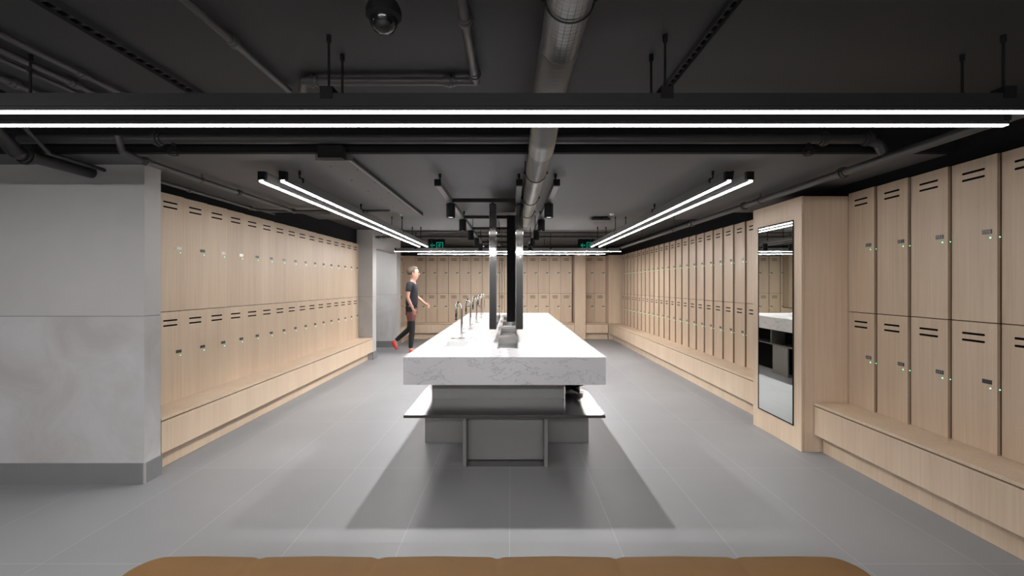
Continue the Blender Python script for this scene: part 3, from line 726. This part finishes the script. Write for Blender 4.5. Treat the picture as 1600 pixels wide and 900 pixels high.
# dome camera
def lathe(prof, n=32, m=None):
    b = MB(); rings = [[b.bm.verts.new((r*math.cos(2*PI*k/n), r*math.sin(2*PI*k/n), z)) for k in range(n)] for r, z in prof]
    for i in range(len(rings)-1):
        for k in range(n): b.bm.faces.new((rings[i][k], rings[i][(k+1)%n], rings[i+1][(k+1)%n], rings[i+1][k]))
    b.bm.faces.new(rings[0][::-1]); b.bm.faces.new(rings[-1]); return b
t = thing('dome_camera', 'black dome camera hanging from the foreground ceiling at top', 'camera', (-.42, 1.474, 2.257))
lathe([(.004,0), (.017,.003), (.033,.012), (.043,.029), (.046,.045)]).build('dome', mat('gloss_black', (.01,.01,.01), .12), t, smooth=True)
lathe([(.047,.043), (.057,.053), (.058,.073), (.050,.094), (.031,.106)]).build('camera_housing', M['black'], t, smooth=True)
MB().cyl((0,0,.103), (0,0,ZC-2.257), .027, n=24).cyl((0,0,ZC-2.257-.017), (0,0,ZC-2.257), .043, n=24).build('mount', M['black'], t, smooth=True)

# projector-like black unit + smoke detectors
t = thing('ceiling_unit', 'small black ceiling unit with lens over the far right of the island', 'ceiling unit', (1.32, 6.64, 2.377))
bx(-.145, .13, -.085, .085, 0, .034, m=M['steel_d'], bev=.004).build('casing', None, t); bx(-.11, .095, -.07, .07, .034, .056, m=M['black']).build('mount', None, t)
MB().cyl((0,-.097,.017), (0,-.085,.017), .012, n=14).build('lens', M['black'], t)
for x, nm in ((-1.543, 'left'), (1.423, 'right')):
    o = MB().cyl((0,0,0), (0,0,.019), .026, .038, n=24).build('smoke_detector', M['whitep'], smooth=True, loc=(x, 6.34, 2.4138)); tag(o, f'small round white smoke detector on the far ceiling, {nm} side', 'smoke detector')

# exit signs
def exit_sign(x, label):
    t = thing('exit_sign', label, 'exit sign', (x, 9.64, 2.214), 0, 'green exit signs'); t.scale = (.857, .857, .857)
    bx(-.21, .21, 0, .045, 0, .235, m=M['blackmatt'], bev=.003).build('sign_box', None, t)
    b = MB()
    y0, y1 = -.004, -.0005
    def poly(pts):
        a = [b.bm.verts.new((p[0], y0, p[1])) for p in pts]; c = [b.bm.verts.new((p[0], y1, p[1])) for p in pts]
        b.bm.faces.new(a); b.bm.faces.new(c[::-1])
        for k in range(len(pts)): b.bm.faces.new((a[k], a[(k+1)%len(pts)], c[(k+1)%len(pts)], c[k]))
    # arrow to the left
    poly([(-.155,.075), (-.105,.125), (-.085,.125), (-.115,.088), (-.035,.088), (-.035,.062), (-.115,.062), (-.085,.025), (-.105,.025)])
    # door frame
    b.box(.0,.018, y0,y1, .01,.155); b.box(.152,.172, y0,y1, .01,.155); b.box(.018,.152, y0,y1, .137,.155)
    # running figure
    b.cyl((.092,y0,.118), (.092,y1,.118), .0115, n=14)
    poly([(.070,.104), (.092,.104), (.098,.098), (.084,.060), (.066,.066)])
    poly([(.094,.102), (.118,.086), (.132,.092), (.130,.083), (.117,.075), (.094,.088)])
    poly([(.070,.104), (.048,.092), (.040,.070), (.049,.068), (.056,.084), (.072,.090)])
    poly([(.070,.066), (.086,.062), (.100,.042), (.096,.018), (.085,.018), (.087,.038), (.074,.050)])
    poly([(.066,.066), (.076,.058), (.066,.036), (.034,.030), (.034,.041), (.058,.046)])
    b.build('pictogram', M['green'], t)
    for s in (-.15, .15): MB().cyl((s,.022,.235), (s,.022,(ZC-2.214)/.857), .006, n=8).build('hanger_rod', M['black'], t)
exit_sign(-1.615, 'green and black exit sign with left arrow, left of the island')
exit_sign(1.62, 'green and black exit sign with left arrow, right of the island')

# ------------------------------------------------------------------ tan leather bench in the foreground
t = thing('leather_ottoman', 'tan leather channelled bench across the bottom foreground', 'bench', (-.05, 1.345, 0))
def ottoman():
    hx, hy, R, zt = 1.285, .292, .10, .452
    out = []
    def seg(a, b):
        n = max(1, int((Vector(b)-Vector(a)).length/.012))
        for k in range(n): out.append(Vector(a).lerp(Vector(b), k/n))
    def arc(cx, cy, a0):
        for k in range(14): a = a0+PI/2*k/14; out.append(Vector((cx+R*math.cos(a), cy+R*math.sin(a))))
    seg((hx, -hy+R), (hx, hy-R)); arc(hx-R, hy-R, 0); seg((hx-R, hy), (-hx+R, hy)); arc(-hx+R, hy-R, PI/2)
    seg((-hx, hy-R), (-hx, -hy+R)); arc(-hx+R, -hy+R, PI); seg((-hx+R, -hy), (hx-R, -hy)); arc(hx-R, -hy+R, 3*PI/2)
    bm = bmesh.new(); rings = []
    seams = [-.857+.428*k for k in range(5)]
    def dip(x):
        return sum(math.exp(-((x-s)/.014)**2) for s in seams)
    def wav(x):
        d = min(abs(x-s) for s in seams+[-1.285, 1.285]); return min(1, d/.214)
    prof = []   # (inset, z)
    prof += [(.02, .10), (.004, .13), (0, .20), (0, .34)]
    r = .04
    for k in range(0, 9): a = PI/2*k/8; prof.append((r-r*math.cos(a), zt-r+r*math.sin(a)))
    for ins in (.07, .10, .14, .18, .22, .25, .27): prof.append((ins, zt+.004))
    for ins, z in prof:
        ring = []
        for p in out:
            nx, ny = p.x, p.y
            k = 1-ins/hy
            x = p.x-math.copysign(min(ins, abs(p.x)), p.x)*(1 if abs(p.x) > hx-R else (ins/hy)*0); y = p.y*k
            if abs(p.x) > hx-R: x = math.copysign((hx-R)+(abs(p.x)-(hx-R))*max(0, (1-ins/R)) if ins < R else hx-R, p.x)
            dz = -.0045*dip(p.x)+.004*wav(p.x) if z > .3 else 0
            dy = -.004*dip(p.x)*(1 if z > .15 else 0)*math.copysign(1, p.y)*(abs(p.y) > hy-.02)
            ring.append(bm.verts.new((x, y+dy, z+dz)))
        rings.append(ring)
    n = len(out)
    for i in range(len(rings)-1):
        for k in range(n): bm.faces.new((rings[i][k], rings[i][(k+1)%n], rings[i+1][(k+1)%n], rings[i+1][k]))
    try: bm.faces.new(rings[-1])
    except Exception: pass
    bm.faces.new(rings[0][::-1])
    mb = MB(); mb.bm.free(); mb.bm = bm; return mb
ottoman().build('cushion', M['leather'], t, smooth=True)
bx(-1.2, 1.2, -.23, .23, 0, .099, m=M['black'], bev=.004).build('plinth', None, t)

# ------------------------------------------------------------------ walking person
def skin(name, V, E, m, parent, sub=2):
    """V: list of (x,y,z,r) ; E: edges"""
    me = bpy.data.meshes.new(name); me.from_pydata([v[:3] for v in V], E, []); me.update()
    o = bpy.data.objects.new(name, me); C.objects.link(o)
    md = o.modifiers.new('s', 'SKIN'); md.use_smooth_shade = True
    if not me.skin_vertices: pass
    for i, v in enumerate(V):
        r = v[3]; sv = me.skin_vertices[0].data[i]
        sv.radius = (r, r) if not isinstance(r, tuple) else r
        sv.use_root = (i == 0)
    if sub: s = o.modifiers.new('u', 'SUBSURF'); s.levels = sub; s.render_levels = sub
    dg = bpy.context.evaluated_depsgraph_get(); dg.update()
    nm = bpy.data.meshes.new_from_object(o.evaluated_get(dg)); nm.name = name
    nm.materials.clear(); nm.materials.append(m)
    for p in nm.polygons: p.use_smooth = True
    bpy.data.objects.remove(o)
    r = bpy.data.objects.new(name, nm); C.objects.link(r); r.parent = parent; return r
P = thing('person', 'person walking to the right in black T-shirt, maroon shorts, black leggings and red shoes', 'person', (-2.10, 9.42, 0))
class Sk:
    def __init__(s): s.V = []; s.E = []
    def add(s, x, y, z, r, par=None):
        s.V.append((x, y, z, r)); i = len(s.V)-1
        if par is not None: s.E.append((par, i))
        return i
    def chain(s, pts, par):
        for p in pts: par = s.add(*p, par)
        return par
# facing +X; the planted leg is the near one (-Y), the other trails behind
LEG_N = dict(hip=(0,-.085,.90), knee=(.035,-.09,.50), ankle=(.0,-.09,.09), toe=(.14,-.09,.035))
LEG_F = dict(hip=(0,.085,.90), knee=(-.06,.09,.50), ankle=(-.36,.09,.24), toe=(-.33,.09,.10))
ARM_N = [(.0,-.19,1.45), (-.03,-.235,1.17), (.075,-.22,.94)]
ARM_F = [(.0,.19,1.45), (.06,.24,1.18), (.24,.20,1.03)]
def body():
    k = Sk(); root = k.add(0,0,.96,.085)
    sp = k.chain([(0.005,0,1.08,.09), (.01,0,1.22,.105), (.015,0,1.36,.115)], root)
    nk = k.chain([(.02,0,1.46,.080), (.03,0,1.51,.060), (.045,0,1.555,.060)], sp)
    hd = k.chain([(.068,0,1.598,.092), (.055,0,1.675,.110), (.048,0,1.745,.100), (.044,0,1.785,.060)], nk)
    for L in (LEG_N, LEG_F):
        h, kn, an = L['hip'], L['knee'], L['ankle']
        mid = [(h[i]+kn[i])/2 for i in range(3)]; cf = [kn[i]*.65+an[i]*.35 for i in range(3)]
        k.chain([(*h,.068), (*mid,.060), (*kn,.050), (*cf,.050), (*an,.036), (*L['toe'],.028)], root)
    for A in (ARM_N, ARM_F):
        s_, e, w_ = A; sg = math.copysign(1, s_[1])
        c = k.add(0.005, s_[1]*.55, 1.44, .075, sp)
        m1 = [(s_[i]+e[i])/2 for i in range(3)]; m2 = [e[i]*.6+w_[i]*.4 for i in range(3)]
        wi = k.chain([(*s_,.058), (*m1,.046), (*e,.038), (*m2,.037), (*w_,.025)], c)
        d = (Vector(w_)-Vector(e)).normalized(); side = Vector((0,1,0)); nrm = d.cross(side)
        pc = Vector(w_)+d*.05; pi_ = k.add(*pc, .030, wi)
        ke = Vector(w_)+d*.085
        for j, (off, ln) in enumerate(((-.027,.065), (-.009,.075), (.009,.070), (.026,.055))):
            b0 = ke+nrm*off; b1 = b0+d*ln*.5-side*sg*.008; b2 = b0+d*ln*.85-side*sg*.024
            k.chain([(*b0,.010), (*b1,.009), (*b2,.0075)], pi_)
        th = Vector(w_)+d*.035+nrm*(.03)
        k.chain([(*th,.012), (*(th+d*.03+nrm*.02),.010), (*(th+d*.055+nrm*.022),.008)], pi_)
    return k
k = body(); bo = skin('body', k.V, k.E, M['skin'], P)
# face: nose, ears, eyes, mouth
hb = MB(); hb.ball((.166,0,1.655), .015, sc=(1,.8,1.4)).ball((.05,-.105,1.67), .02, sc=(.8,.4,1.3)).ball((.05,.105,1.67), .02, sc=(.8,.4,1.3)); hb.build('nose_and_ears', M['skin'], P, smooth=True)
MB().ball((.152,-.034,1.69), .009).ball((.152,.034,1.69), .009).build('eyes', M['black'], P, smooth=True)
MB().ball((.150,0,1.615), .018, sc=(.4,1.2,.35)).build('mouth', M['maroon'], P, smooth=True)
# hair: cap over the top and back of the head
b = MB(); b.ball((.030,0,1.715), .124, n=24, sc=(1.05,.95,.90))
for v in b.bm.verts:
    if v.co.x > .08 and v.co.z < 1.765: v.co.x = .08+(v.co.x-.08)*.25
    if v.co.z < 1.65: v.co.z = 1.65+(v.co.z-1.65)*.3
b.build('hair', M['hair'], P, smooth=True)
k = Sk(); root = k.add(0,0,.935,.150)
sp = k.chain([(.005,0,1.10,.134), (.01,0,1.22,.138), (.015,0,1.36,.145), (.02,0,1.485,.098)], root)
for A in (ARM_N, ARM_F):
    s_, e, w_ = A; c = k.add(.005, s_[1]*.6, 1.445, .088, 3)
    m1 = [s_[i]*.35+e[i]*.65 for i in range(3)]
    k.chain([(*s_,.070), (*m1,.062)], c)
skin('t_shirt', k.V, k.E, M['tshirt'], P)
k = Sk(); root = k.add(0,0,1.03,.140)
root2 = k.add(0,0,.93,.150,root)
for L in (LEG_N, LEG_F):
    h, kn = L['hip'], L['knee']; k.chain([(*h,.112), (*[h[i]*.6+kn[i]*.4 for i in range(3)],.100), (*[h[i]*.35+kn[i]*.65 for i in range(3)],.090)], root2)
skin('shorts', k.V, k.E, M['maroon'], P)
k = Sk(); root = k.add(0,0,.88,.10)
for L in (LEG_N, LEG_F):
    h, kn, an = L['hip'], L['knee'], L['ankle']
    mid = [(h[i]+kn[i])/2 for i in range(3)]; cf = [kn[i]*.65+an[i]*.35 for i in range(3)]
    k.chain([(*h,.098), (*mid,.083), (*kn,.062), (*cf,.060), (*an,.045)], root)
skin('leggings', k.V, k.E, M['trouser'], P)
for L in (LEG_N, LEG_F):
    a, tt = Vector(L['ankle']), Vector(L['toe']); d = (tt-a).normalized(); 
    if L is LEG_N:
        V = [(a.x-.035, a.y, .045, .04), (a.x+.04, a.y, .048, .045), (a.x+.12, a.y, .038, .037), (a.x+.19, a.y, .033, .031)]
        sole = (a.x-.075, a.x+.225, 0)
    else:
        V = [(a.x-.05, a.y, a.z+.01, .04), (a.x-.035, a.y, a.z-.05, .045), (a.x, a.y, a.z-.12, .038), (a.x+.035, a.y, a.z-.18, .03)]
    skin('shoe', V, [(0,1),(1,2),(2,3)], M['red'], P)
